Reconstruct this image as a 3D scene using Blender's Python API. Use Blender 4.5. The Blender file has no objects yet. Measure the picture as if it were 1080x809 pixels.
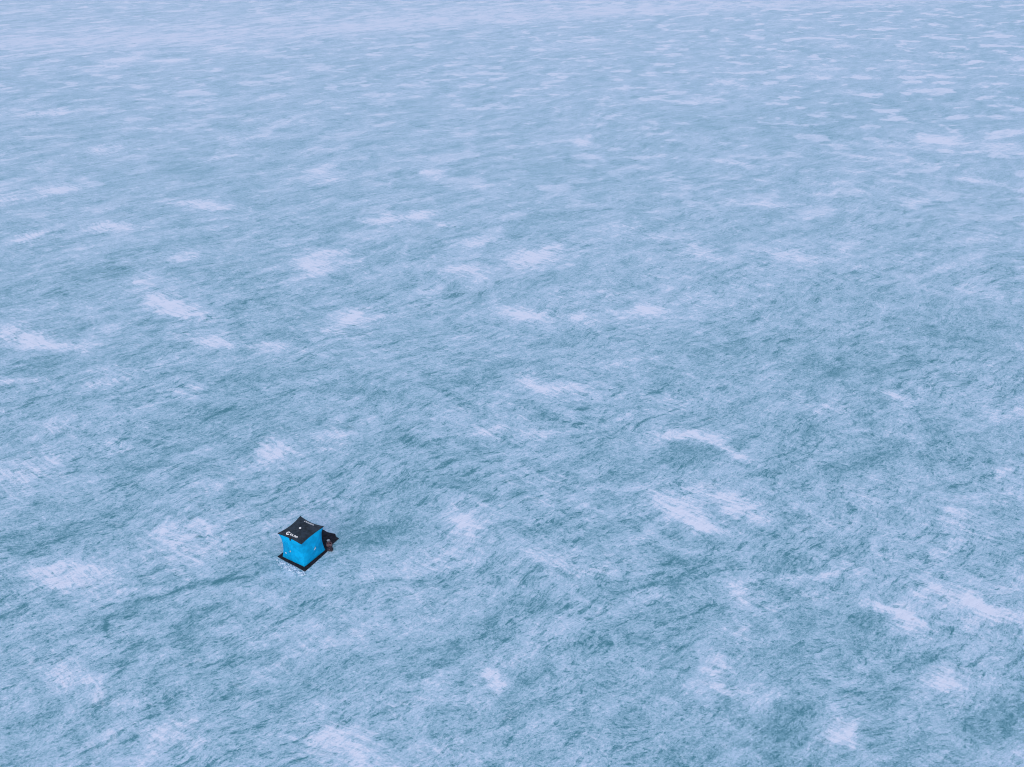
import bpy, bmesh, math, random
import numpy as np
from mathutils import Vector, Matrix
random.seed(4)
S = bpy.context.scene
COL = S.collection

# ---------------------------------------------------------------- helpers
def link(name, me, mat=None, parent=None):
    o = bpy.data.objects.new(name, me)
    COL.objects.link(o)
    if mat: me.materials.append(mat)
    if parent: o.parent = parent
    return o

def bm_obj(name, bm, mat, parent=None, smooth=False):
    bmesh.ops.recalc_face_normals(bm, faces=bm.faces)
    me = bpy.data.meshes.new(name)
    bm.to_mesh(me); bm.free()
    if smooth:
        for p in me.polygons: p.use_smooth = True
    return link(name, me, mat, parent)

def thing(name, label, cat, loc=(0, 0, 0), rz=0, group=None):
    o = bpy.data.objects.new(name, None)
    COL.objects.link(o)
    o.location = loc; o.rotation_euler = (0, 0, rz)
    o['label'] = label; o['category'] = cat
    if group: o['group'] = group
    return o

def add_tube(bm, pts, r, n=8, closed=False):
    """sweep a round section along points"""
    pts = [Vector(p) for p in pts]
    rings = []
    N = len(pts)
    for i, p in enumerate(pts):
        a = pts[(i - 1) % N] if (closed or i > 0) else p
        b = pts[(i + 1) % N] if (closed or i < N - 1) else p
        t = (b - a).normalized()
        up = Vector((0, 0, 1)) if abs(t.z) < .9 else Vector((1, 0, 0))
        u = t.cross(up).normalized(); v = t.cross(u)
        rr = r[i] if isinstance(r, (list, tuple)) else r
        rings.append([bm.verts.new(p + (u * math.cos(k * 2 * math.pi / n) + v * math.sin(k * 2 * math.pi / n)) * rr) for k in range(n)])
    for i in range(N if closed else N - 1):
        A, B = rings[i], rings[(i + 1) % N]
        for k in range(n):
            bm.faces.new((A[k], A[(k + 1) % n], B[(k + 1) % n], B[k]))
    if not closed:
        bm.faces.new(rings[0]); bm.faces.new(rings[-1][::-1])

def add_lathe(bm, prof, n=20, origin=(0, 0, 0), M=None):
    o = Vector(origin)
    rings = []
    for r, z in prof:
        ring = []
        for k in range(n):
            a = 2 * math.pi * k / n
            p = Vector((r * math.cos(a), r * math.sin(a), z))
            if M is not None: p = M @ p
            ring.append(bm.verts.new(o + p))
        rings.append(ring)
    for A, B in zip(rings, rings[1:]):
        for k in range(n):
            bm.faces.new((A[k], A[(k + 1) % n], B[(k + 1) % n], B[k]))
    bm.faces.new(rings[0]); bm.faces.new(rings[-1])

# ---------------------------------------------------------------- materials
class NT:
    def __init__(s, name):
        s.m = bpy.data.materials.new(name); s.m.use_nodes = True
        s.t = s.m.node_tree; s.t.nodes.clear()
        s.out = s.t.nodes.new('ShaderNodeOutputMaterial')
    def n(s, typ, ins=None, **kw):
        nd = s.t.nodes.new(typ)
        for k, v in kw.items(): setattr(nd, k, v)
        for k, v in (ins or {}).items():
            if hasattr(v, 'is_output'): s.t.links.new(v, nd.inputs[k])
            else: nd.inputs[k].default_value = v
        return nd
    def math(s, op, a, b=None, c=None, clamp=False):
        nd = s.n('ShaderNodeMath', operation=op, use_clamp=clamp)
        for i, v in enumerate((a, b, c)):
            if v is None: continue
            if hasattr(v, 'is_output'): s.t.links.new(v, nd.inputs[i])
            else: nd.inputs[i].default_value = v
        return nd.outputs[0]
    def vmath(s, op, a, b=None, scale=None):
        nd = s.n('ShaderNodeVectorMath', operation=op)
        for i, v in enumerate((a, b)):
            if v is None: continue
            if hasattr(v, 'is_output'): s.t.links.new(v, nd.inputs[i])
            else: nd.inputs[i].default_value = v
        if scale is not None: nd.inputs['Scale'].default_value = scale
        return nd.outputs[0]
    def smooth(s, v, lo, hi, a=0.0, b=1.0):
        return s.n('ShaderNodeMapRange', {'Value': v, 'From Min': lo, 'From Max': hi, 'To Min': a, 'To Max': b}, interpolation_type='SMOOTHSTEP').outputs['Result']
    def noise(s, vec, scale, detail=4, rough=.55, dist=0.0, col=False, typ='FBM'):
        nd = s.n('ShaderNodeTexNoise', {'Vector': vec, 'Scale': scale, 'Detail': detail, 'Roughness': rough, 'Distortion': dist}, noise_type=typ)
        return nd.outputs['Color' if col else 'Fac']
    def mix(s, f, a, b):
        nd = s.n('ShaderNodeMix', data_type='RGBA')
        for i, v in ((0, f), (6, a), (7, b)):
            if hasattr(v, 'is_output'): s.t.links.new(v, nd.inputs[i])
            else: nd.inputs[i].default_value = v if i == 0 else (*v, 1)
        return nd.outputs[2]
    def bsdf(s, color, rough=.7, normal=None, spec=.5, **kw):
        nd = s.n('ShaderNodeBsdfPrincipled')
        for k, v in (('Base Color', color), ('Roughness', rough), ('Normal', normal), ('Specular IOR Level', spec), *kw.items()):
            if v is None: continue
            if hasattr(v, 'is_output'): s.t.links.new(v, nd.inputs[k])
            else: nd.inputs[k].default_value = (*v, 1) if isinstance(v, tuple) and len(v) == 3 else v
        s.t.links.new(nd.outputs[0], s.out.inputs['Surface'])
        return s.m

def cloth(name, c, rough=.75, var=.15, scale=6, bump=.25, spec=.3):
    t = NT(name)
    co = t.n('ShaderNodeTexCoord').outputs['Object']
    f = t.noise(co, scale, 5, .6)
    fine = t.noise(co, 60, 3, .6)
    d = tuple(x * (1 - var * 1.6) for x in c); e = tuple(min(1, x * (1 + var * 1.6)) for x in c)
    col = t.mix(t.smooth(f, .3, .7), d, e)
    h = t.math('ADD', t.math('MULTIPLY', f, 1.0), t.math('MULTIPLY', fine, .15))
    nb = t.n('ShaderNodeBump', {'Height': h, 'Strength': bump, 'Distance': .06}).outputs[0]
    return t.bsdf(col, rough, nb, spec)

def ice_material():
    t = NT('wind_scoured_snow_and_ice')
    P = t.n('ShaderNodeTexCoord').outputs['Object']
    attr = t.n('ShaderNodeAttribute', attribute_name='snow').outputs['Fac']
    band = t.n('ShaderNodeAttribute', attribute_name='powder_haze').outputs['Fac']
    trk = t.n('ShaderNodeAttribute', attribute_name='track').outputs['Fac']
    # swirl the wind direction a little
    w1 = t.vmath('SUBTRACT', t.noise(P, .035, 2, .5, col=True), (.5, .5, .5))
    w2 = t.vmath('SUBTRACT', t.noise(P, .22, 3, .55, col=True), (.5, .5, .5))
    w3 = t.vmath('SUBTRACT', t.noise(P, 1.1, 3, .6, col=True), (.5, .5, .5))
    Q = t.vmath('ADD', P, t.vmath('SCALE', w1, scale=WARP[0]))
    Q = t.vmath('ADD', Q, t.vmath('SCALE', w2, scale=WARP[1]))
    Qf = t.vmath('ADD', Q, t.vmath('SCALE', w3, scale=WARP[2]))
    def aniso(v, ang, sx, sy):
        r = t.n('ShaderNodeMapping', {'Vector': v, 'Rotation': (0, 0, math.radians(-ang))}).outputs[0]
        return t.vmath('MULTIPLY', r, (sx, sy, 1))
    A1 = aniso(Q, 40, .42, 1)       # main wind streaks
    A2 = aniso(Qf, 38, .36, 1)
    A3 = aniso(Q, 33, .10, 1)       # long scratches
    B1 = aniso(Qf, -38, .12, 1)     # crossing striations inside the snow patches
    big = t.noise(A1, .085, 3, .5)
    mid = t.noise(A1, .36, 5, .62)
    fine = t.noise(A2, 1.15, 7, .78)
    grain = t.noise(aniso(Qf, 40, .6, 1), 6.0, 4, .8)
    scr = t.noise(A3, 2.2, 5, .65)
    cross = t.noise(B1, 3.2, 5, .65)
    near = t.n('ShaderNodeAttribute', attribute_name='near').outputs['Fac']
    dash_haze = t.n('ShaderNodeAttribute', attribute_name='dash_haze').outputs['Fac']
    marble = t.noise(P, .26, 6, .66, 1.9)
    # snow depth field
    f = t.math('MULTIPLY', t.math('SUBTRACT', big, .5), K[0])
    f = t.math('MULTIPLY_ADD', t.math('SUBTRACT', mid, .5), K[1], f)
    f = t.math('MULTIPLY_ADD', t.math('SUBTRACT', fine, .5), K[2], f)
    f = t.math('MULTIPLY_ADD', t.math('SUBTRACT', grain, .5), K[3], f)
    f = t.math('MULTIPLY_ADD', t.math('SUBTRACT', scr, .5), K[4], f)
    f = t.math('MULTIPLY_ADD', attr, K[5], f)
    bandn = t.math('MULTIPLY', band, t.smooth(t.math('MULTIPLY_ADD', t.math('SUBTRACT', scr, .5), .8, mid), .36, .62, .45, 1.15))
    f = t.math('MULTIPLY_ADD', bandn, .36, f)
    f = t.math('MULTIPLY_ADD', t.math('MULTIPLY', t.math('SUBTRACT', marble, .5), near), .98, f)
    f = t.math('ADD', f, .505)
    # thin dark scars where the wind has torn the skin of snow
    sc = t.noise(aniso(Qf, 41, .24, 1), 1.7, 6, .7)
    region = t.smooth(t.noise(A1, .17, 2, .6), .36, .60)
    scar = t.math('MULTIPLY', t.smooth(sc, .545, .62), region)
    sc2 = t.noise(aniso(Qf, 30, .5, 1), 4.6, 5, .7)
    scar2 = t.smooth(sc2, .535, .64)
    f = t.math('MULTIPLY_ADD', t.math('MULTIPLY', scar, near), -K[6], f)
    f = t.math('MULTIPLY_ADD', t.math('MULTIPLY', scar2, near), -K[7], f)
    f = t.math('MULTIPLY_ADD', trk, 1.5, f)
    # fine crystals
    cry = t.noise(P, 8, 4, .9)
    f = t.math('MULTIPLY_ADD', t.math('SUBTRACT', cry, .5), K[9], f)
    # light flecks
    fl = t.smooth(t.noise(aniso(Qf, 20, .5, 1), 3.1, 4, .7), .56, .75)
    f = t.math('MULTIPLY_ADD', fl, K[8], f)
    # thicker white patches: ragged edges, some striated
    pa = t.math('MULTIPLY_ADD', t.math('SUBTRACT', mid, .5), .9, attr)
    pa = t.math('MULTIPLY_ADD', t.math('SUBTRACT', fine, .5), 2.0, pa)
    pa = t.math('MULTIPLY_ADD', t.math('SUBTRACT', cross, .5), 2.6, pa)
    pa = t.math('MULTIPLY_ADD', t.math('SUBTRACT', grain, .5), .7, pa)
    pm = t.math('MULTIPLY', t.smooth(pa, .08, 1.20), PATCH)
    # wind-combed parallel scratches, strongest across the patches
    cn = t.math('SUBTRACT', t.noise(aniso(Q, -36, .075, 1), 3.0, 3, .65), .5)
    reg2 = t.smooth(t.math('ADD', big, t.math('MULTIPLY', attr, .25)), .44, .66, .12, .55)
    f = t.math('MULTIPLY_ADD', cn, reg2, f)
    f = t.math('MULTIPLY_ADD', t.math('MULTIPLY', cn, t.math('MULTIPLY', near, t.math('MINIMUM', t.math('MAXIMUM', attr, 0.0), 1.0))), 1.35, f)
    pm = t.math('MULTIPLY', pm, t.smooth(cn, -.14, .08, .6, 1.0))
    # hair-thin crooked cracks
    cr_ = t.math('ABSOLUTE', t.math('SUBTRACT', t.noise(aniso(Qf, 36, .35, 1), .9, 5, .62), .5))
    f = t.math('MULTIPLY_ADD', t.math('MULTIPLY', t.smooth(cr_, .0, .012, 1.0, 0.0), region), -.13, f)
    # scattered small drifts, more of them far out where the snow has blown into dashes
    sp = t.noise(aniso(Q, 4, .5, 1), .23, 6, .62)
    sm = t.smooth(t.math('MULTIPLY_ADD', t.math('SUBTRACT', cross, .5), .12, sp), .58, .70)
    d2 = t.noise(aniso(Q, 2, .7, 1), .23, 4, .55)
    dm = t.math('MULTIPLY', t.smooth(t.math('MULTIPLY_ADD', t.math('SUBTRACT', mid, .5), .35, d2), .555, .635), dash_haze)
    f = t.math('MULTIPLY_ADD', sm, .16, f)
    f = t.math('MULTIPLY_ADD', dm, .42, f)
    f = t.math('MULTIPLY_ADD', pm, .34, f)
    pm = t.math('MAXIMUM', pm, t.math('MULTIPLY', dm, .7))
    f = t.math('ADD', t.math('MULTIPLY', f, t.math('SUBTRACT', 1.0, t.math('MULTIPLY', dash_haze, .30))), t.math('MULTIPLY', dash_haze, .17))  # haze painted in: far ground paler and lower in contrast
    r = t.n('ShaderNodeValToRGB', {'Fac': f})
    cr = r.color_ramp
    for i, (p, c) in enumerate(RAMP):
        e = cr.elements[i] if i < 2 else cr.elements.new(p)
        e.position = p; e.color = (*c, 1)
    col = t.mix(t.math('MULTIPLY', pm, .58), r.outputs[0], SNOW)
    # scattered black-blue grains in the patches
    gr = t.smooth(t.noise(aniso(Qf, -30, .5, 1), 3.4, 3, .7), .64, .72)
    col = t.mix(t.math('MULTIPLY', t.math('MULTIPLY', gr, pm), .45), col, (.20, .27, .40))
    # far powder track, plus distance haze painted into the ground colour
    col = t.mix(t.math('MULTIPLY', bandn, .30), col, POWDER_HAZE)
    hs = t.n('ShaderNodeHueSaturation', {'Saturation': 1.0, 'Color': col})
    rel = t.noise(aniso(P, 40, .4, 1), 1.9, 5, .7)     # low wind-carved relief of the crust
    nb = t.n('ShaderNodeBump', {'Height': rel, 'Strength': .45, 'Distance': .12}).outputs[0]
    rough = t.smooth(f, .2, .7, .42, .8)
    return t.bsdf(hs.outputs[0], rough, nb, .35)

# ---------------------------------------------------------------- tuning
WARP = (9.0, 1.9, .22)
K = (.22, .48, .90, 1.0, .34, .34, .32, .27, .22, 1.15)
RAMP = [(.0, (.07, .225, .295)), (1.0, (.67, .74, .90)), (.22, (.16, .345, .455)), (.45, (.31, .50, .65)), (.70, (.455, .61, .795))]
SNOW = (.68, .73, .885); POWDER_HAZE = (.56, .65, .825); PATCH = .92
SKY = .158; SUN = 1.42

# wind-laid snow patches (+) and scoured ice (-): centre, half axes, amount, in metres on the lake
PATCHES = [
(-60.83,122.7,2.06,1.09,-0.72,1.55,1),
(-56.9,105.71,1.56,0.96,-0.76,1.51,1),
(-39.49,116.68,5.11,-1.91,-0.33,1.43,0.9),
(-48.07,108.53,2.52,0,-0.47,1.28,0.8),
(-36.64,99.02,1.63,0.23,-0.35,1.1,0.8),
(-32.68,85.74,2.92,-2.14,-0.18,1.42,1.1),
(-36.17,87.75,2.19,-0.95,-0.26,1.11,0.9),
(-38.8,92.74,1.41,0,-0.41,1.24,0.9),
(-28.54,79.34,1.87,-0.34,-0.23,0.97,0.8),
(-22.28,77.25,2.9,-0.52,-0.17,0.93,0.7),
(-46.46,79.54,2.32,0,-0.7,1.56,0.9),
(-42.25,78,2.82,0,-0.47,1.14,0.9),
(-43.3,71.62,1.65,0,-0.38,0.83,0.8),
(-35.05,71.62,1.69,0.32,-0.41,0.99,0.7),
(-27.37,69.34,1.13,0,-0.33,1.11,0.6),
(-35.54,63.69,1.66,0,-0.34,0.84,0.6),
(-30.23,61.51,1.62,0,-0.38,1.06,0.5),
(-36.52,57.46,1.72,1,-0.99,1.63,0.6),
(-17.81,60.33,1.4,0.23,-0.27,1.03,1),
(-21.55,96.59,2.19,0.51,-0.45,2.11,1.1),
(-20.99,100.7,1.65,0.4,-0.23,1.13,0.9),
(-15.41,84.23,1.83,0.22,-0.25,1.49,1),
(-17.15,81.73,1.35,0.57,-0.19,0.8,0.7),
(-15.83,111.81,1.36,0.35,-0.3,2.01,1),
(-11.79,112.48,1.75,0.18,-0.17,1.7,1),
(-8.09,109.82,1.87,-0.46,-0.03,0.98,0.6),
(-5.17,95.8,1.85,0.16,-0.09,1.57,1),
(2.43,98.47,2.12,0.48,-0.03,2.18,1.1),
(4.35,101.84,0.84,0.79,-0.11,1.08,0.8),
(0.94,84.44,1.87,-0.15,0.03,1.28,1.2),
(5.88,84.23,1.31,0,0.07,1.28,0.8),
(13.73,85.74,1.01,-0.68,0.36,1.48,1),
(10.98,145.37,1.68,-0.87,0.27,2.59,1),
(-11.05,130.13,1.43,0.42,-0.26,2.59,0.8),
(-3.83,123.89,2.03,0.33,-0.05,1.19,0.9),
(-4.41,103.6,1.65,0,-0.04,1.19,0.6),
(2.05,70.96,1.72,-0.93,0.17,1.11,1),
(4.88,70.3,1.27,-0.36,0.08,0.64,0.6),
(-1.88,63.27,1.35,0,-0.01,0.69,0.9),
(1.87,62.59,1.49,0.24,-0.03,1.22,0.7),
(12.67,62.45,1.8,0.11,0.09,0.68,0.9),
(15.21,62.04,1.44,-0.77,0.25,0.78,0.9),
(17.09,60.33,0.93,-1.09,0.29,0.57,0.9),
(21.19,101.84,1.87,-0.45,0.46,2.3,0.8),
(21.6,127.57,1.44,-2.01,0.51,1.97,0.5),
(28.02,117.04,1.99,-0.91,0.27,1.08,0.6),
(32.98,117.41,2.12,-0.34,0.27,1.09,0.7),
(66.27,146.42,4.09,-0.83,0.86,2.12,1.2),
(52.04,117.77,1.78,0.18,0.65,1.83,0.9),
(74.65,142.79,1.86,-0.66,0.96,2.02,0.7),
(32.01,99.57,2.68,-1.08,0.43,1.38,0.6),
(59.09,142.79,4.35,-1.5,0.58,1.52,0.5),
(11.91,52.8,1.58,-1.03,0.38,1.01,0.81),
(13.34,51.54,1.16,-0.54,0.17,0.5,0.85),
(15.46,54,1.62,-1.24,0.36,0.82,0.94),
(30.63,52.27,1.04,-0.79,0.88,1.39,0.51),
(19.51,46.79,1.66,0.33,0.08,0.45,0.77),
(21.76,47.15,0.79,-0.18,0.18,0.45,0.68),
(22.73,43.66,1.09,-0.88,0.35,0.53,0.85),
(23.4,42.28,0.65,-0.52,0.25,0.36,0.85),
(27.66,44.33,1.67,-1.27,0.38,0.55,0.77),
(29.36,42.84,1.49,-0.85,0.47,0.69,1.2),
(14.71,44.33,0.94,-0.39,0.43,1.06,0.68),
(13.42,40.95,0.6,-0.24,0.18,0.44,0.85),
(11.84,38.53,0.68,-0.87,0.35,0.45,0.68),
(12.75,36.47,0.69,-0.76,0.29,0.38,0.59),
(16.63,34.55,0.79,-0.29,0.24,0.48,1.2),
(17.43,33.87,0.36,-0.42,0.22,0.25,0.77),
(24.73,37.14,1.2,-0.14,0.38,0.81,0.68),
(24.76,38.53,0.89,-0.37,0.41,0.68,0.42),
(-3.6,51.85,2,-1.25,0.2,0.97,0.68),
(2.48,47.89,1.68,-0.55,0.16,0.92,0.59),
(6.11,46.97,1.41,-0.38,0.15,0.72,0.42),
(-0.8,37.83,0.91,-0.98,0.34,0.53,0.68),
(-0.78,36.47,0.73,0,-0.01,0.86,0.59),
(-5.18,36.14,1.55,0.07,-0.04,0.39,0.51),
(-4.79,37.83,1.06,0,-0.05,0.69,0.26),
(-27.09,45.89,2.72,-1.1,-0.14,0.84,0.51),
(-29.35,46.97,2.11,-0.94,-0.12,0.69,0.51),
(-21.31,49.82,2.07,1.22,-1.03,2.07,0.51),
(-23.42,37.14,2.23,-0.96,-0.04,0.63,0.77),
(-25.12,36.8,1.42,-0.68,-0.03,0.61,0.42),
(-18.44,33.94,1.06,0.12,-0.28,0.73,0.59),
(-7.32,32.75,1.6,-1.2,0.17,0.38,0.68),
(-9.47,33.94,1.31,-0.54,0.08,0.57,0.42),
(-4.91,33.04,1.18,0,-0.04,0.47,0.51),
(33.07,68.4,1.25,-0.8,0.45,0.9,0.7),
(25.86,66.88,1.57,0,0.34,1.2,0.5),
(41.42,66.28,0.97,-0.39,0.65,1.17,0.8),
(36.79,58.07,1.06,0,0.5,1.1,0.6),
(29.63,61.91,2.22,0,0.37,1.07,0.4),
(4.18,56.86,2.79,0.82,-0.05,0.94,0.34),
(-14.19,62.59,1.49,0,-0.22,1.36,0.5),
(-29.64,43.5,1.74,0,-0.29,0.66,0.34),
(-6.72,46.97,3.41,1.42,-0.34,1.24,0.34),
(-12.99,38.88,2.75,1.47,-0.52,1.08,0.3),
(23.19,55.12,3.41,0,0.4,1.36,0.34),
(12.75,68.4,3.19,0,0.13,0.93,0.4),
(10.26,75.06,3.5,1.24,0.02,0.88,0.4),
(-24.74,126.74,2.15,1.04,-0.26,1.23,0.6),
(-28.28,131.88,2.54,0.77,-0.23,1.1,0.6),
(-41.96,137.86,2.83,0.92,-0.34,1.19,0.5),
(9.79,89.37,2.15,0,0.08,0.94,0.5),
(59.8,192.15,2.62,0,0.59,2.13,0.8),
(74.88,223.41,2.57,0,0.68,2.24,0.9),
(79.77,201.03,2.72,0,0.66,1.85,0.8),
(93.34,210.68,3.25,0,0.8,2.01,0.7),
(63.68,199.2,2.7,0,0.52,1.82,0.7),
(56.82,210.68,2.43,0,0.49,2.01,0.7),
(90.84,245.33,3.26,0,0.67,1.99,0.7),
(89.88,183.94,2.88,0,0.68,1.58,0.8),
(102.66,199.2,1.93,0,1.26,2.73,0.9),
(78.51,169.26,2.67,0,0.56,1.36,0.7),
(83.15,192.15,2.62,0,0.66,1.71,0.6),
(62.8,177.81,3.14,0,0.51,1.64,0.5),
(34.01,172.73,2.38,0,0.24,1.41,0.6),
(41.56,176.33,2.55,-1.02,0.33,1.46,0.5),
(40.91,186.34,1.67,-0.7,0.52,2.42,0.8),
(28.76,183.94,2.16,0,0.22,1.58,0.5),
(20.05,169.26,2.73,0.57,0.12,1.36,0.5),
(8.48,221.2,2.97,0,0.08,2.2,0.5),
(15.07,193.87,2.26,0,0.11,1.56,0.5),
(-11.3,193.87,2.64,0,-0.09,1.73,0.6),
(-81.79,206.72,3.46,5.67,-1.52,3.81,0.8),
(-70.82,206.72,2.42,1.19,-0.63,1.94,0.9),
(-64.09,219.02,3.36,0,-0.71,2.7,0.8),
(-55.19,216.88,2.5,0,-0.49,2.12,0.8),
(-82.28,162.68,3.27,1.33,-0.88,1.9,0.8),
(-76.9,163.31,1.46,0,-0.79,1.92,0.8),
(-97.83,245.33,4.66,0,-0.96,2.65,0.6),
(-132.92,271.52,5.11,0,-1.44,3.19,0.6),
(-58.8,259.28,5.03,1.69,-0.63,2.93,0.6),
(-55.52,170.64,2.21,0.51,-0.41,1.38,0.7),
(-44.15,188.79,2.8,0.69,-0.36,1.65,0.6),
(-44.46,147.49,2.71,0.94,-0.3,1.07,0.5),
(-65.41,118.88,1.73,0,-0.68,1.49,0.5),
(-66.85,132.32,1.35,0,-0.48,1.11,0.6),
(-61.04,140.29,1.42,0,-0.46,1.23,0.6),
(-1.1,103.89,1.77,0,-0.01,0.89,0.4),
(17.88,105.4,1.79,0,0.13,0.92,0.5),
(13.73,108.53,1.6,0,0.1,0.96,0.4),
(33.86,126.74,2.43,-0.72,0.26,1.03,0.6),
(44.03,125.91,2.59,0,0.3,1.02,0.6),
(48.21,131,2.14,0,0.41,1.31,0.6),
(32.88,134.58,3.18,-1.66,0.28,1.14,0.7),
(51.05,137.86,2.58,-1.46,0.42,1.18,0.7),
(57.88,135.51,2.63,-1.07,0.46,1.15,0.6),
(63.15,126.74,2.45,-0.95,0.47,1.03,0.5),
(55.87,105.4,1.56,0,0.53,1.22,0.5),
(32.2,145.37,2.19,-0.73,0.22,1.04,0.5),
(40.01,120.77,1.5,0,0.32,1.15,0.4),
(-42.58,74.71,5.47,1.08,-0.84,1.77,-0.42),
(-28.14,59.69,4.32,1.85,-0.68,1.49,-0.42),
(-30.95,50.82,3.08,1.58,-1.04,1.77,-0.42),
(-27.75,65.4,3.96,1.81,-0.72,1.71,-0.42),
(-20.55,67.63,5.62,2.54,-0.5,1.49,-0.49),
(-21.63,72.45,3.86,1.18,-0.35,1.17,-0.42),
(-8.08,61.24,4.26,1.1,-0.27,1.57,-0.42),
(-9.15,51.85,2.99,1.35,-0.58,2.02,-0.42),
(-4.92,57.46,3.3,1.56,-0.4,1.86,-0.49),
(4.21,57.46,4.05,2.71,-0.25,1.34,-0.35),
(6.45,50.82,3.87,1.58,-0.08,0.98,-0.42),
(3.31,52.91,3.73,2.73,-0.19,0.78,-0.35),
(21.08,77.81,4.62,1.31,0.27,1.87,-0.49),
(12.99,59.69,2.97,0.71,0.1,1.26,-0.49),
(23.88,57.46,4.69,2.48,0.13,1.59,-0.35),
(24.08,63.27,4.04,1.2,0.4,2.18,-0.35),
(-29.06,43.5,2.47,0.86,-0.38,0.65,-0.35),
(-24.54,42.28,2.61,1.63,-0.19,0.3,-0.32),
(-20.21,45.02,2.22,1.14,-0.1,0.21,-0.35),
(-17.55,46.25,1.84,0.81,-0.11,0.26,-0.49),
(-25.09,45.36,2.03,0.16,-0.09,0.22,-0.35),
(17.34,47.89,3.96,1.93,0,1.76,-0.35),
(9.78,46.97,3.12,0.64,0.02,0.45,-0.49),
(5.92,44.76,4.04,2.25,-0.15,0.79,-0.42),
(8.04,42.68,2.73,2.02,-0.16,0.56,-0.35),
(16.98,39.61,1.71,1.91,-0.7,1.13,-0.56),
(20.55,42.28,1.34,1.46,-0.39,0.72,-0.42),
(14.53,34.24,1.59,1.69,-0.46,0.63,-0.56),
(20.7,36.14,1.22,1.2,-0.5,0.84,-0.42),
(26.08,34.86,1.93,1.37,-0.2,0.86,-0.56),
(24.37,39.61,3.06,1.25,0.09,0.83,-0.28),
(13.63,47.89,2.13,1.59,-0.09,0.49,-0.42),
(1.04,36.47,1.28,1.59,-0.5,0.66,-0.42),
(4.38,39.61,4.26,2.01,-0.14,0.69,-0.28),
(4.87,38.88,1.27,1.52,-0.27,0.41,-0.28),
(8.47,37.48,1.46,1.18,-0.32,0.78,-0.35),
(11.48,42.68,1.14,1.48,-0.35,0.52,-0.35),
(-16.24,38.88,2.47,1.82,-0.48,0.78,-0.28),
(-24.58,35.49,1.96,1.81,-0.67,0.79,-0.35),
(-21.36,39.61,2.21,2.07,-0.38,0.52,-0.35),
(-13.96,33.94,2.15,1.82,-0.53,0.74,-0.28),
(1.16,43.5,2.87,0.72,-0.07,0.65,-0.35),
(-6.02,39.61,2.89,1.65,-0.27,0.68,-0.28),
(-2.45,46.97,3.03,0.4,-0.05,0.55,-0.35),
(-4.12,71.62,4.8,1.73,-0.17,1.31,-0.35),
(-8.11,69.98,3.92,1.12,-0.2,1.27,-0.35),
(7.84,66.88,3.96,1.94,-0.06,1.16,-0.28),
(34.19,75.06,6.65,2.17,0.65,2.46,-0.35),
(43.3,82.76,6.94,1.27,1.07,2.9,-0.35),
(32.34,61.24,4.06,1.15,0.52,1.82,-0.28),
(36.19,59.94,2.71,1.92,0.19,1.77,-0.35),
(35.23,89.37,6.43,1.95,0.59,2.32,-0.21),
(5.32,78.77,4.41,2.49,-0.09,1.3,-0.28),
(2,91.76,5.95,2.54,-0.08,1.44,-0.28),
(-14.53,56.27,3.47,2.4,-0.44,1.1,-0.28),
(-28.19,84.87,4.97,2.25,-0.43,1.28,-0.28),
(-44.92,94.25,6.13,2.48,-0.77,1.77,-0.28),
(-24.15,109.17,6.34,2.7,-0.37,1.6,-0.28),
(-32.4,105.4,7.22,2.23,-0.35,1.21,-0.28),
(2.32,110.15,8.11,2.4,-0.04,1.96,-0.28),
(70.16,169.26,15.03,0,2.98,8.2,-0.28),
(48.36,156.52,14.04,0,2.24,8.35,-0.28),
(13.39,131,10.81,1.22,0.33,4.38,-0.21),
(-48.21,131,8.51,2.67,-1.03,3.06,-0.21),
(-46.97,89.37,5,1.95,-0.66,1.39,-0.28),
(-37.62,66.88,4.14,1.25,-0.73,1.49,-0.28),
(8.76,39.61,2.23,0.51,0,0.58,-0.28),
(28.12,46.97,3.99,0.95,0.25,0.9,-0.28),
(7.52,34.24,1.74,1.58,-0.31,0.56,-0.28),
(20.61,33.04,1.6,0.88,-0.07,0.61,-0.28),
(-12.21,43.5,3.47,1.98,-0.14,0.31,-0.35)]
TRACKS = [([(-21.1, 50.22), (-20.64, 50.17)], 0.12, -0.5), ([(-20.44, 50.37), (-20.21, 50.22)], 0.1, -0.45), ([(-24.16, 41.11), (-24.57, 42.52), (-23.28, 43.74), (-20.02, 45.19), (-18.26, 45.98), (-16.6, 46.61)], 0.16, -0.25), ([(-31.96, 47.34), (-29.81, 46.34), (-26.71, 45.36), (-23.81, 45.28), (-22.73, 45.45)], 0.12, -0.18), ([(-27.9, 43.5), (-26.25, 43.58), (-23.95, 43.83)], 0.12, -0.15), ([(-19.69, 51.64), (-19.31, 50.22), (-19.09, 49.13)], 0.13, 0.28), ([(-21.11, 52.06), (-20.62, 51.03), (-20.41, 50.02)], 0.12, 0.22), ([(-23.36, 53.45), (-23.86, 52.06), (-23.73, 50.82), (-22.84, 49.62), (-21.48, 48.46), (-20.13, 47.89)], 0.14, 0.18), ([(-22.2, 52.91), (-21.56, 52.27), (-20.96, 51.54)], 0.14, 0.2), ([(-23.08, 50.82), (-21.71, 49.04), (-20.05, 48.27), (-19.46, 48.84)], 0.1, -0.15), ([(6.51, 44.76), (9.0, 45.63), (10.89, 46.25), (14.71, 47.15)], 0.25, -0.2), ([(-8.43, 45.89), (-3.59, 45.54), (1.2, 45.89)], 0.2, -0.12), ([(-14.49, 46.07), (-7.74, 50.82), (-1.35, 54.22)], 0.2, -0.1)]

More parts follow.
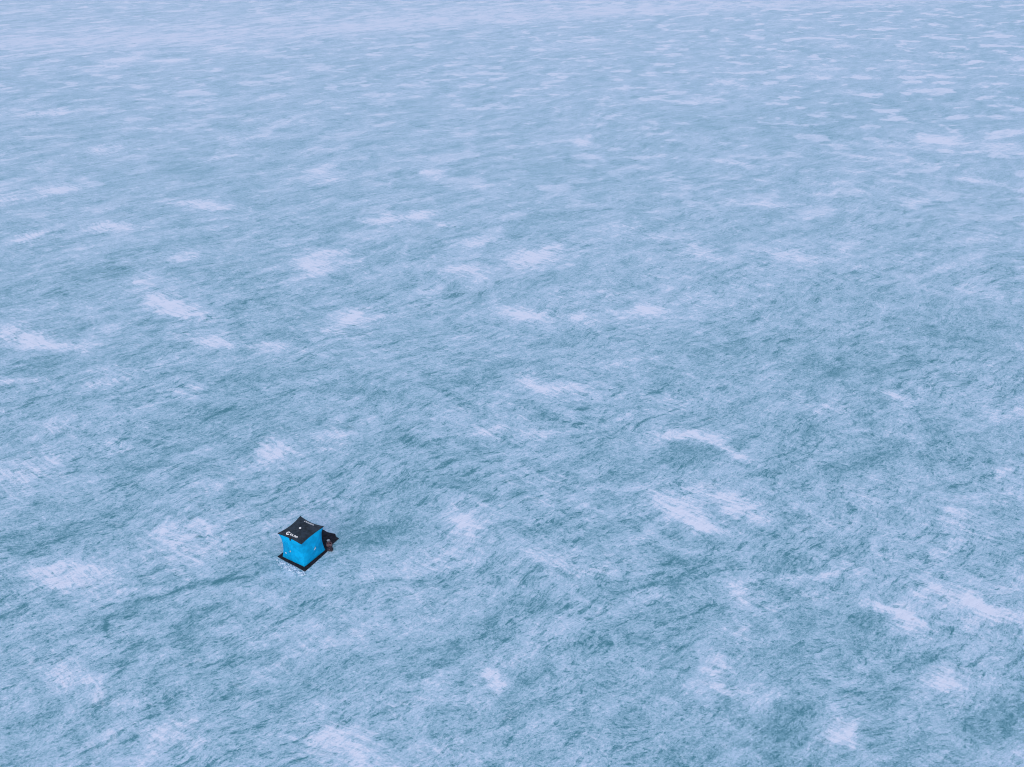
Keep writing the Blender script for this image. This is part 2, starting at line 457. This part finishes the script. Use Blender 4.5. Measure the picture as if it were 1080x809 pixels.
# ---------------------------------------------------------------- frozen lake: one sheet to the horizon
def axis(lo, hi, step, far, grow=1.12):
    a = list(np.arange(lo, hi, step))
    s = step; x = a[-1]
    while x < far: s *= grow; x += s; a.append(x)
    s = step; x = a[0]; b = []
    while x > -far: s *= grow; x -= s; b.append(x)
    return np.array(b[::-1] + a)

xs = axis(-70, 70, .38, 9000)
ys = axis(28, 140, .38, 9000, 1.035)
def finer(v, lo, hi, step):                      # closer mesh around the trampled snow by the shelter
    return np.unique(np.concatenate([v[v < lo], np.arange(lo, hi, step), v[v > hi]]))
xs = finer(xs, -30, -9, .11); ys = finer(ys, 39, 55, .11)
X, Y = np.meshgrid(xs, ys)
nx, ny = len(xs), len(ys)

def wob(X, Y, s, ph):
    return (np.sin(X * s + ph + 1.7 * np.sin(Y * s * .7 + ph * 2)) + .6 * np.sin(Y * s * 1.9 - ph + 1.3 * np.sin(X * s * 1.3)) + .4 * np.sin((X - Y) * s * 3.1 + ph))

WX = X + .38 * wob(X, Y, .55, .3) + .22 * wob(X, Y, 1.7, 2.1)
WY = Y + .38 * wob(X, Y, .50, 4.4) + .22 * wob(Y, X, 1.6, 5.7)
snow = np.zeros_like(X)
for (px, py, ax, ay, bx_, by_, s) in PATCHES:
    det = ax * by_ - ay * bx_
    R = 2.6 * max(math.hypot(ax, ay), math.hypot(bx_, by_)) + 2
    i0, i1 = np.searchsorted(xs, (px - R, px + R)); j0, j1 = np.searchsorted(ys, (py - R, py + R))
    dx = WX[j0:j1, i0:i1] - px; dy = WY[j0:j1, i0:i1] - py
    u = (dx * by_ - dy * bx_) / det; v = (-dx * ay + dy * ax) / det
    g = np.exp(-.85 * (u * u + v * v) ** .85)
    snow[j0:j1, i0:i1] += s * g
snow = np.clip(snow, -1, 1.4)

def stroke(pts, w):
    d = np.full_like(X, 1e9)
    for (x0, y0), (x1, y1) in zip(pts, pts[1:]):
        L2 = (x1 - x0) ** 2 + (y1 - y0) ** 2
        tt = np.clip(((X - x0) * (x1 - x0) + (Y - y0) * (y1 - y0)) / L2, 0, 1)
        d = np.minimum(d, np.hypot(WX * .4 + X * .6 - x0 - tt * (x1 - x0), WY * .4 + Y * .6 - y0 - tt * (y1 - y0)))
    return np.exp(-(d / w) ** 2)

# windblown snow track far out; more cover with distance also paints in haze
powder_haze = np.zeros_like(X)
powder_haze += 1.1 * stroke([(-190, 214), (-116, 226), (-84, 230), (-48, 241), (-15, 258), (42, 277), (98, 290), (190, 312)], 7)
powder_haze += .35 * stroke([(-190, 222), (-116, 236), (-84, 243), (-15, 275), (60, 300)], 14)
powder_haze += .75 * np.clip((np.hypot(X * .8 + 25, Y) - 75) / 260, 0, 1) * (1 - .5 * np.clip((X - 20) / 110, 0, 1))
powder_haze = np.clip(powder_haze, 0, 1.5)
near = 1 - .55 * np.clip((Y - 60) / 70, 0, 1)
dash_haze = np.clip((Y - 75) / 110, 0, 1) * (.55 + .45 * np.clip((X + 20) / 90, 0, 1))
track = np.zeros_like(X)
for k, (pts, w, s) in enumerate(TRACKS):
    track += s * stroke(pts, w)

co = np.stack([X, Y, np.zeros_like(X)], -1).reshape(-1, 3)
idx = np.arange(nx * ny).reshape(ny, nx)
quads = np.stack([idx[:-1, :-1], idx[:-1, 1:], idx[1:, 1:], idx[1:, :-1]], -1).reshape(-1, 4)
me = bpy.data.meshes.new('frozen_lake')
me.vertices.add(len(co)); me.vertices.foreach_set('co', co.astype(np.float32).ravel())
me.loops.add(quads.size); me.loops.foreach_set('vertex_index', quads.astype(np.int32).ravel())
me.polygons.add(len(quads)); me.polygons.foreach_set('loop_start', np.arange(0, quads.size, 4, dtype=np.int32))
me.update(calc_edges=True)
for nm, arr in (('snow', snow), ('powder_haze', powder_haze), ('track', track), ('dash_haze', dash_haze), ('near', near)):
    at = me.attributes.new(nm, 'FLOAT', 'POINT'); at.data.foreach_set('value', arr.astype(np.float32).ravel())
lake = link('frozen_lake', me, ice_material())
lake['kind'] = 'structure'

# ---------------------------------------------------------------- pop-up fishing shelter
TX, TY, YAW = -13.677, 48.425, math.radians(-31.95)
W, D, H = 1.93, 2.0, 2.0
hx, hy, hz = W / 2, D / 2, H / 2
blue = cloth('blue_shelter_fabric', (.0, .305, .62), .7, .11, 2.2, .6, .12)
black = cloth('black_shelter_fabric', (.019, .029, .043), .6, .30, 3, .6, .35)
trim = cloth('black_trim', (.014, .016, .024), .6, .2)
white = cloth('white_print', (.78, .80, .84), .6, .03)
matm = cloth('black_foam', (.014, .016, .026), .85, .35, 4, .6, .2)
metal = cloth('grey_hub_plastic', (.35, .37, .40), .4, .1)

tent = thing('ice_fishing_shelter', 'bright blue pop-up ice fishing shelter with a black roof, standing alone on the frozen lake', 'tent', (TX, TY, .035), YAW)

def wall_point(ax, sg, s, t):
    """wall facing +-x (ax=0) or +-y (ax=1); s runs along the wall, t upward"""
    k, hub = .10, .13
    e = 1 - t * t                                   # corner edges bow inward between floor and roof
    flare = .05 * max(0, t - .55) / .45              # the roof corners kick out
    b = -k * e * abs(s) ** 3 - .045 * (1 - s * s) * max(0, t) ** 4
    m = max(abs(s), abs(t))
    b += hub * max(0, 1 - m) ** .9
    b += flare * abs(s) ** 2
    b += .010 * math.sin(7 * s + 3 * t + sg) * (1 - m) + .006 * math.sin(17 * t - 9 * s) * (1 - m * m)
    half = (hy if ax == 0 else hx)
    a = s * (half - k * e * abs(s) ** 3 + flare * abs(s) ** 2)
    z = hz + t * hz
    z -= .07 * (1 - s * s) * max(0, t) ** 3          # roof edge sags between the corners
    n = ((hx if ax == 0 else hy) + b) * sg
    return Vector((n, a, z)) if ax == 0 else Vector((a, n, z))

def roof_point(s, t, lift=0.0):
    kx = .05; sag = .045
    fl = .05
    x = s * (hx + fl * abs(s * t) ** 2 - sag * (1 - t * t) * abs(s) ** 3)
    y = t * (hy + fl * abs(s * t) ** 2 - sag * (1 - s * s) * abs(t) ** 3)
    m = max(abs(s), abs(t))
    z = 2 * hz + .09 * max(0, 1 - m) ** .9
    edge = max(abs(s), abs(t)); oth = min(abs(s), abs(t))
    z -= .07 * (1 - oth * oth) * edge ** 3
    z += .006 * math.sin(11 * s - 8 * t) * (1 - m)
    return Vector((x * 1.006, y * 1.006, z + .012 + lift))

def grid(bm, fn, n, s0=-1, s1=1, t0=-1, t1=1, m=None):
    m = m or n
    V = [[bm.verts.new(fn(s0 + (s1 - s0) * i / n, t0 + (t1 - t0) * j / m)) for i in range(n + 1)] for j in range(m + 1)]
    for j in range(m):
        for i in range(n):
            bm.faces.new((V[j][i], V[j][i + 1], V[j + 1][i + 1], V[j + 1][i]))

def wall_frame(ax, sg, s, t, lift):
    p = wall_point(ax, sg, s, t)
    a = wall_point(ax, sg, s + .02, t) - p; b = wall_point(ax, sg, s, t + .02) - p
    nrm = a.cross(b).normalized()
    out = Vector((sg, 0, 0)) if ax == 0 else Vector((0, sg, 0))
    if nrm.dot(out) < 0: nrm = -nrm
    return p + nrm * lift, nrm

for ax, sg in ((0, 1), (0, -1), (1, 1), (1, -1)):
    bm = bmesh.new()
    grid(bm, lambda s, t: wall_point(ax, sg, s, t), 28)
    wall = bm_obj('wall', bm, blue, tent, True)
    # hub on the wall centre with its pull strap
    p, nrm = wall_frame(ax, sg, 0, 0, .004)
    M = nrm.to_track_quat('Z', 'Y').to_matrix()
    bm = bmesh.new(); add_lathe(bm, [(.055, 0), (.052, .018), (.03, .026), (.012, .03)], 18, p, M)
    bm_obj('hub', bm, metal, wall)
    # black base binding
    bm = bmesh.new()
    grid(bm, lambda s, t: wall_frame(ax, sg, s * .995, -1 + .03 + .03 * t, .006)[0], 28, m=2)
    bm_obj('base_binding', bm, trim, wall)
    # small white print off to one side of the hub
    if (ax, sg) == (0, 1):
        cs, ct, q = -.02, -.10, 1.0
    elif (ax, sg) == (1, -1):
        cs, ct, q = -.52, -.42, 1.0
    else: continue
    bm = bmesh.new()
    for (u, v, w_, h_) in ((0, .035, .10, .045), (.035, -.01, .03, .05), (-.05, .0, .03, .09)):
        grid(bm, lambda s, t: wall_frame(ax, sg, cs + u * 1.1 + s * w_ * .62, ct + v * 1.1 + t * h_ * .62, .012)[0], 3)
    bm_obj('printed_mark', bm, white, wall)

# door zip on the long side wall facing front left
dw = [c for c in tent.children if c.name.startswith('wall')][3]
bm = bmesh.new()
pts = []
for i in range(25):
    f = i / 24
    s = -.72 + .62 * (1 - math.cos(f * math.pi)) / 2 * 1.0; t = -.93 + 1.5 * max(0, math.sin(f * math.pi)) ** .7
    pts.append(wall_frame(1, -1, s, min(t, .6), .006)[0])
add_tube(bm, pts, .007, 5)
zipm = cloth('dark_blue_zip', (.0, .20, .52), .6, .05)
bm_obj('zip', bm, zipm, dw)

# roof
bm = bmesh.new(); grid(bm, roof_point, 32)
roof = bm_obj('roof', bm, black, tent, True)
# narrow binding hanging over the walls
bm = bmesh.new()
for ax, sg in ((0, 1), (0, -1), (1, 1), (1, -1)):
    def fb(s, t):
        top = roof_point(sg, s) if ax == 0 else roof_point(s, sg)
        return top + Vector((0, 0, -.028 * (1 - t)))
    grid(bm, fb, 28, m=2)
bm_obj('roof_binding', bm, trim, roof)
bm = bmesh.new(); add_lathe(bm, [(.075, 0), (.07, .02), (.04, .03), (.012, .034)], 20, roof_point(0, 0, .003) + Vector((-.05, .02, 0)))
bm_obj('roof_hub', bm, white, roof)
# crossing roof poles show as faint ridges along the diagonals
bm = bmesh.new()
for a, b in ((1, 1), (-1, 1), (1, -1), (-1, -1)):
    add_tube(bm, [roof_point(a * k / 14, b * k / 14, .0) for k in range(1, 15)], .009, 6)
bm_obj('pole_sleeve', bm, black, roof)

# lettering: a ring-shaped emblem followed by block letters, along two roof edges
def rq(s, t): return roof_point(s, t, .007)
def letter_strip(name, t_c, s_start, size, n, flip, ring):
    """letters run along s (the front-left edge) at roof coordinate t_c"""
    bm = bmesh.new()
    x = s_start; d = 1 if not flip else -1
    if ring:
        R = size * 1.05
        for k in range(26):                    # broken ring, open to the lower right
            a0 = math.radians(40 + k * 11.3); a1 = a0 + math.radians(11.3)
            q = [(R, a0), (R, a1), (R * .5, a1), (R * .5, a0)]
            bm.faces.new([bm.verts.new(rq(x + r * math.cos(a), t_c + r * math.sin(a))) for r, a in q])
        grid(bm, lambda s, t: rq(x + s * size * .15, t_c + t * size * .18), 2)
        x += R * 1.15 * d
    w = size * (1.05 if ring else .62); h = size * (.50 if ring else .42)
    shapes = {'c': [(-1, -1, -.3, 1), (-.3, .35, 1, 1), (-.3, -1, 1, -.35)], 'l': [(-1, -1, -.3, 1), (-.3, -1, 1, -.35)],
              'a': [(-1, -1, -.35, 1), (.35, -1, 1, 1), (-.35, .4, .35, 1), (-.35, -.4, .35, .1)],
              'm': [(-1, -1, -.5, 1), (.5, -1, 1, 1), (-.2, -.5, .2, 1), (-.5, .4, -.2, 1), (.2, .4, .5, 1)],
              'o': [(-1, -1, -.4, 1), (.4, -1, 1, 1), (-.4, .4, .4, 1), (-.4, -1, .4, -.4)]}
    for ch in n:
        for (a, b, c, e) in shapes[ch]:
            a, c = a * w / 2 * d, c * w / 2 * d; b, e = b * h * d, e * h * d
            xa, xb = sorted((x + w * .6 * d + a, x + w * .6 * d + c)); ya, yb = sorted((t_c + b, t_c + e))
            grid(bm, lambda s, t: rq((xa + xb) / 2 + s * (xb - xa) / 2, (ya + yb) / 2 + t * (yb - ya) / 2), 1)
        x += w * 1.18 * d
    return bm_obj(name, bm, white, roof)
letter_strip('roof_lettering', -.72, -.42, .135, 'clam', False, True)
letter_strip('roof_lettering', .80, -.42, .15, 'lacoacol', False, False)

# tie strap over the roof edge on the front left side
bm = bmesh.new()
pr = [roof_point(-.02 + .0, -.93, .02), roof_point(-.02, -1.0, .02) + Vector((0, -.02, 0))]
base = roof_point(-.02, -1.0)
for k in range(1, 6): pr.append(base + Vector((.01 * k, -.03 - .006 * k, -.055 * k)))
L = []
for p in pr: L.append((bm.verts.new(p + Vector((-.065, 0, 0))), bm.verts.new(p + Vector((.065, 0, 0)))))
for (a, b), (c, d) in zip(L, L[1:]): bm.faces.new((a, b, d, c))
o = bm_obj('strap', bm, trim, roof)
md = o.modifiers.new('thick', 'SOLIDIFY'); md.thickness = .02

# guy ropes are slack; short stake loops at the four floor corners
for a in (-1, 1):
    for b in (-1, 1):
        bm = bmesh.new()
        c = Vector((a * (hx + .03), b * (hy + .03), .012))
        add_tube(bm, [c + Vector((.035 * math.cos(k * math.pi / 4), .035 * math.sin(k * math.pi / 4), 0)) for k in range(8)], .006, 5, True)
        bm_obj('stake_loop', bm, trim, tent)

# ---------------------------------------------------------------- black floor mat the shelter stands on
outline = [(-1.30, -1.13), (-.4, -1.20), (.5, -1.215), (1.24, -1.27), (1.20, -.3), (1.14, .8), (1.10, 1.25), (.93, 1.75), (.90, 2.42), (.62, 2.46), (.36, 2.66), (-.2, 2.52), (-.9, 2.60), (-1.22, 2.45), (-1.24, 1.0)]
bm = bmesh.new()
c, s_ = math.cos(YAW), math.sin(YAW)
top, bot, mid_ = [], [], []
cx_ = sum(p[0] for p in outline) / len(outline); cy_ = sum(p[1] for p in outline) / len(outline)
for i, (x, y) in enumerate(outline):
    lift = random.uniform(0, .015)
    top.append(bm.verts.new((cx_ + (x - cx_) * .985, cy_ + (y - cy_) * .985, .034)))
    mid_.append(bm.verts.new((x, y, .024 + lift * .3))); bot.append(bm.verts.new((x, y, .003)))
n = len(outline)
for i in range(n):
    j = (i + 1) % n
    bm.faces.new((bot[i], bot[j], mid_[j], mid_[i])); bm.faces.new((mid_[i], mid_[j], top[j], top[i]))
bm.faces.new(top); bm.faces.new(bot[::-1])
mat_o = bm_obj('floor_mat', bm, matm)
mat_o.location = (TX, TY, 0); mat_o.rotation_euler = (0, 0, YAW)
mat_o['label'] = 'flat black mat on the ice under the blue shelter, sticking out behind its right side'
mat_o['category'] = 'mat'

def tw(lx, ly, z=0):
    return (TX + lx * c - ly * s_, TY + lx * s_ + ly * c, z)

# ---------------------------------------------------------------- gear on the mat beside the shelter
pink = cloth('faded_pink_canvas', (.12, .085, .105), .8, .2, 12)
dkred = cloth('dark_red_lining', (.06, .012, .02), .8, .2, 12)
brown = cloth('dark_plum_canvas', (.028, .022, .034), .8, .3, 10)
bag = thing('gear_bag', 'small dull pinkish open gear bag on the black mat beside the shelter wall', 'bag', tw(.90, 1.47, .036), YAW + .5)
bm = bmesh.new()
def sq(r, z, n=24, ex=.55, sx=1, sy=.72):
    out = []
    for k in range(n):
        a = 2 * math.pi * k / n; ca, sa = math.cos(a), math.sin(a)
        out.append(bm.verts.new((sx * r * math.copysign(abs(ca) ** ex, ca), sy * r * math.copysign(abs(sa) ** ex, sa), z + .006 * math.sin(5 * a))))
    return out
prof = [(.15, 0), (.185, .02), (.20, .12), (.19, .22), (.175, .26), (.16, .262), (.155, .24), (.15, .16)]
rings = [sq(*p) for p in prof]
for A, B in zip(rings, rings[1:]):
    for k in range(24): bm.faces.new((A[k], A[(k + 1) % 24], B[(k + 1) % 24], B[k]))
bm.faces.new(rings[0])
bm_obj('body', bm, pink, bag, True)
bm = bmesh.new(); bm.faces.new(sq(.148, .17)); bm_obj('lining', bm, dkred, bag)
for sy in (-1, 1):
    bm = bmesh.new()
    add_tube(bm, [(.10 * math.cos(a), sy * (.125 + .03 * math.sin(a)), .22 + .13 * math.sin(a)) for a in np.linspace(0, math.pi, 13)], .011, 6)
    bm_obj('handle', bm, pink, bag, True)

jug = thing('bait_bucket', 'tiny pale lidded bucket beside the pink bag on the black mat', 'bucket', tw(.60, 1.72, .036), .4)
bm = bmesh.new(); add_lathe(bm, [(.075, 0), (.08, .01), (.092, .16), (.095, .17)], 22); bm_obj('body', bm, metal, jug, True)
bm = bmesh.new(); add_lathe(bm, [(.098, .171), (.102, .176), (.102, .192), (.085, .198), (.03, .199)], 22); bm_obj('lid', bm, cloth('frosty_lid', (.42, .45, .50), .6, .05), jug)
bm = bmesh.new(); add_tube(bm, [(.1 * math.cos(a), -.02 - .08 * math.sin(a), .15 - .03 * math.sin(a)) for a in np.linspace(0, math.pi, 13)], .004, 5); bm_obj('handle', bm, metal, jug)

box = thing('tackle_box', 'small dark plum tackle box at the right edge of the black mat', 'box', tw(1.24, 1.16, .036), YAW + .35)
def bbox(bm, x0, x1, y0, y1, z0, z1, bev=.012):
    r = bmesh.ops.create_cube(bm, size=1)
    for v in r['verts']:
        v.co = Vector(((x0 + x1) / 2 + v.co.x * (x1 - x0), (y0 + y1) / 2 + v.co.y * (y1 - y0), (z0 + z1) / 2 + v.co.z * (z1 - z0)))
    es = {e for v in r['verts'] for e in v.link_edges}
    bmesh.ops.bevel(bm, geom=list(es), offset=bev, segments=2, affect='EDGES')
bm = bmesh.new(); bbox(bm, -.17, .17, -.11, .11, 0, .15); bm_obj('body', bm, brown, box)
bm = bmesh.new(); bbox(bm, -.175, .175, -.115, .115, .152, .20); lid = bm_obj('lid', bm, brown, box)
bm = bmesh.new(); add_tube(bm, [(.07 * math.cos(a), 0, .201 + .035 * math.sin(a)) for a in np.linspace(0, math.pi, 11)], .008, 6); bm_obj('handle', bm, pink, lid)
bm = bmesh.new(); bbox(bm, -.03, .03, -.128, -.116, .12, .18, .004); bm_obj('latch', bm, pink, lid)

# ---------------------------------------------------------------- bank of shovelled snow
def snow_mat():
    t = NT('crumbly_snow')
    co_ = t.n('ShaderNodeTexCoord').outputs['Object']
    col = t.mix(t.smooth(t.noise(co_, 6, 5, .7), .40, .62), (.20, .37, .52), (.58, .69, .86))
    nb = t.n('ShaderNodeBump', {'Height': t.noise(co_, 18, 4, .6), 'Strength': .6, 'Distance': .03}).outputs[0]
    return t.bsdf(col, .8, nb, .3)
snowm = snow_mat()
def lump(bm, x, y, r, h, rng):
    k = bmesh.ops.create_icosphere(bm, subdivisions=2, radius=1)
    a = rng.uniform(0, 6.28); e = rng.uniform(.6, 1.0); ph = rng.uniform(0, 9)
    for v in k['verts']:
        q = v.co
        d = 1 + .22 * math.sin(4 * q.x + ph) + .18 * math.sin(5 * q.y - ph) + .12 * math.sin(7 * q.z + 2 * ph)
        X_, Y_ = q.x * r * d, q.y * r * e * d
        v.co = Vector((x + X_ * math.cos(a) - Y_ * math.sin(a), y + X_ * math.sin(a) + Y_ * math.cos(a), max(-.01, q.z * h * d + .01)))
rng = random.Random(11)
bm = bmesh.new()
# the low continuous bank the lumps sit in
V = []
for j in range(13):
    row = []
    for i in range(41):
        u = -1.0 + 2.35 * i / 40; v = -1.23 - .62 * j / 12
        x_, y_ = tw(u, v)[:2]
        e = math.sin(math.pi * i / 40) ** .5 * math.sin(math.pi * min(1, (j + .6) / 12.6)) ** .8
        z_ = -.012 + e * (.022 + .045 * math.sin(9 * u + 2 * math.sin(14 * v)) * math.sin(17 * v + 3 * u) + .02 * rng.uniform(-1, 1))
        row.append(bm.verts.new((x_, y_, z_)))
    V.append(row)
for j in range(12):
    for i in range(40): bm.faces.new((V[j][i], V[j][i + 1], V[j + 1][i + 1], V[j + 1][i]))
for i in range(80):
    u = rng.gauss(.2, .55); v = -1.30 - abs(rng.gauss(0, .26))
    if -1.2 < u < 1.5: lump(bm, *tw(u, v)[:2], rng.uniform(.025, .075), rng.uniform(.03, .07), rng)
for i in range(9):
    lump(bm, *tw(rng.uniform(.9, 1.5), -1.5 + rng.uniform(-.12, .05))[:2], rng.uniform(.04, .09), .05, rng)
so = bm_obj('shovelled_snow', bm, snowm, None, True); so['kind'] = 'stuff'
so['label'] = 'crumbly white lumps of shovelled snow along the front left edge of the black mat'; so['category'] = 'snow'

# ---------------------------------------------------------------- light
AZ, EL = math.radians(185), math.radians(40)
w = bpy.data.worlds.new('World'); S.world = w; w.use_nodes = True
nt = w.node_tree; bg = nt.nodes['Background']
sky = nt.nodes.new('ShaderNodeTexSky'); sky.sky_type = 'NISHITA'; sky.sun_disc = False
sky.sun_elevation = EL; sky.sun_rotation = AZ
sky.air_density = 1.0; sky.dust_density = 2.5; sky.ozone_density = 1.0
nt.links.new(sky.outputs[0], bg.inputs['Color']); bg.inputs['Strength'].default_value = SKY
sl = bpy.data.lights.new('sun', 'SUN'); sl.energy = SUN; sl.angle = math.radians(80); sl.color = (1, .96, .92)
so_ = bpy.data.objects.new('sun', sl); COL.objects.link(so_)
dirv = Vector((math.sin(AZ) * math.cos(EL), math.cos(AZ) * math.cos(EL), math.sin(EL)))
so_.rotation_euler = dirv.to_track_quat('Z', 'Y').to_euler()

# ---------------------------------------------------------------- camera: a drone 41 m up, looking down at 30 degrees
cam = bpy.data.cameras.new('camera'); co_ = bpy.data.objects.new('camera', cam); COL.objects.link(co_)
cam.sensor_width = 36; cam.lens = 1000 / 1080 * 36; cam.clip_end = 20000; cam.clip_start = .5
co_.location = (0, 0, 40.92); co_.rotation_euler = (math.radians(60), 0, 0)
S.camera = co_
S.view_settings.view_transform = 'Standard'; S.view_settings.look = 'None'; S.view_settings.exposure = 0
S.cycles.pixel_filter_type = 'BLACKMAN_HARRIS'; S.cycles.filter_width = 1.1
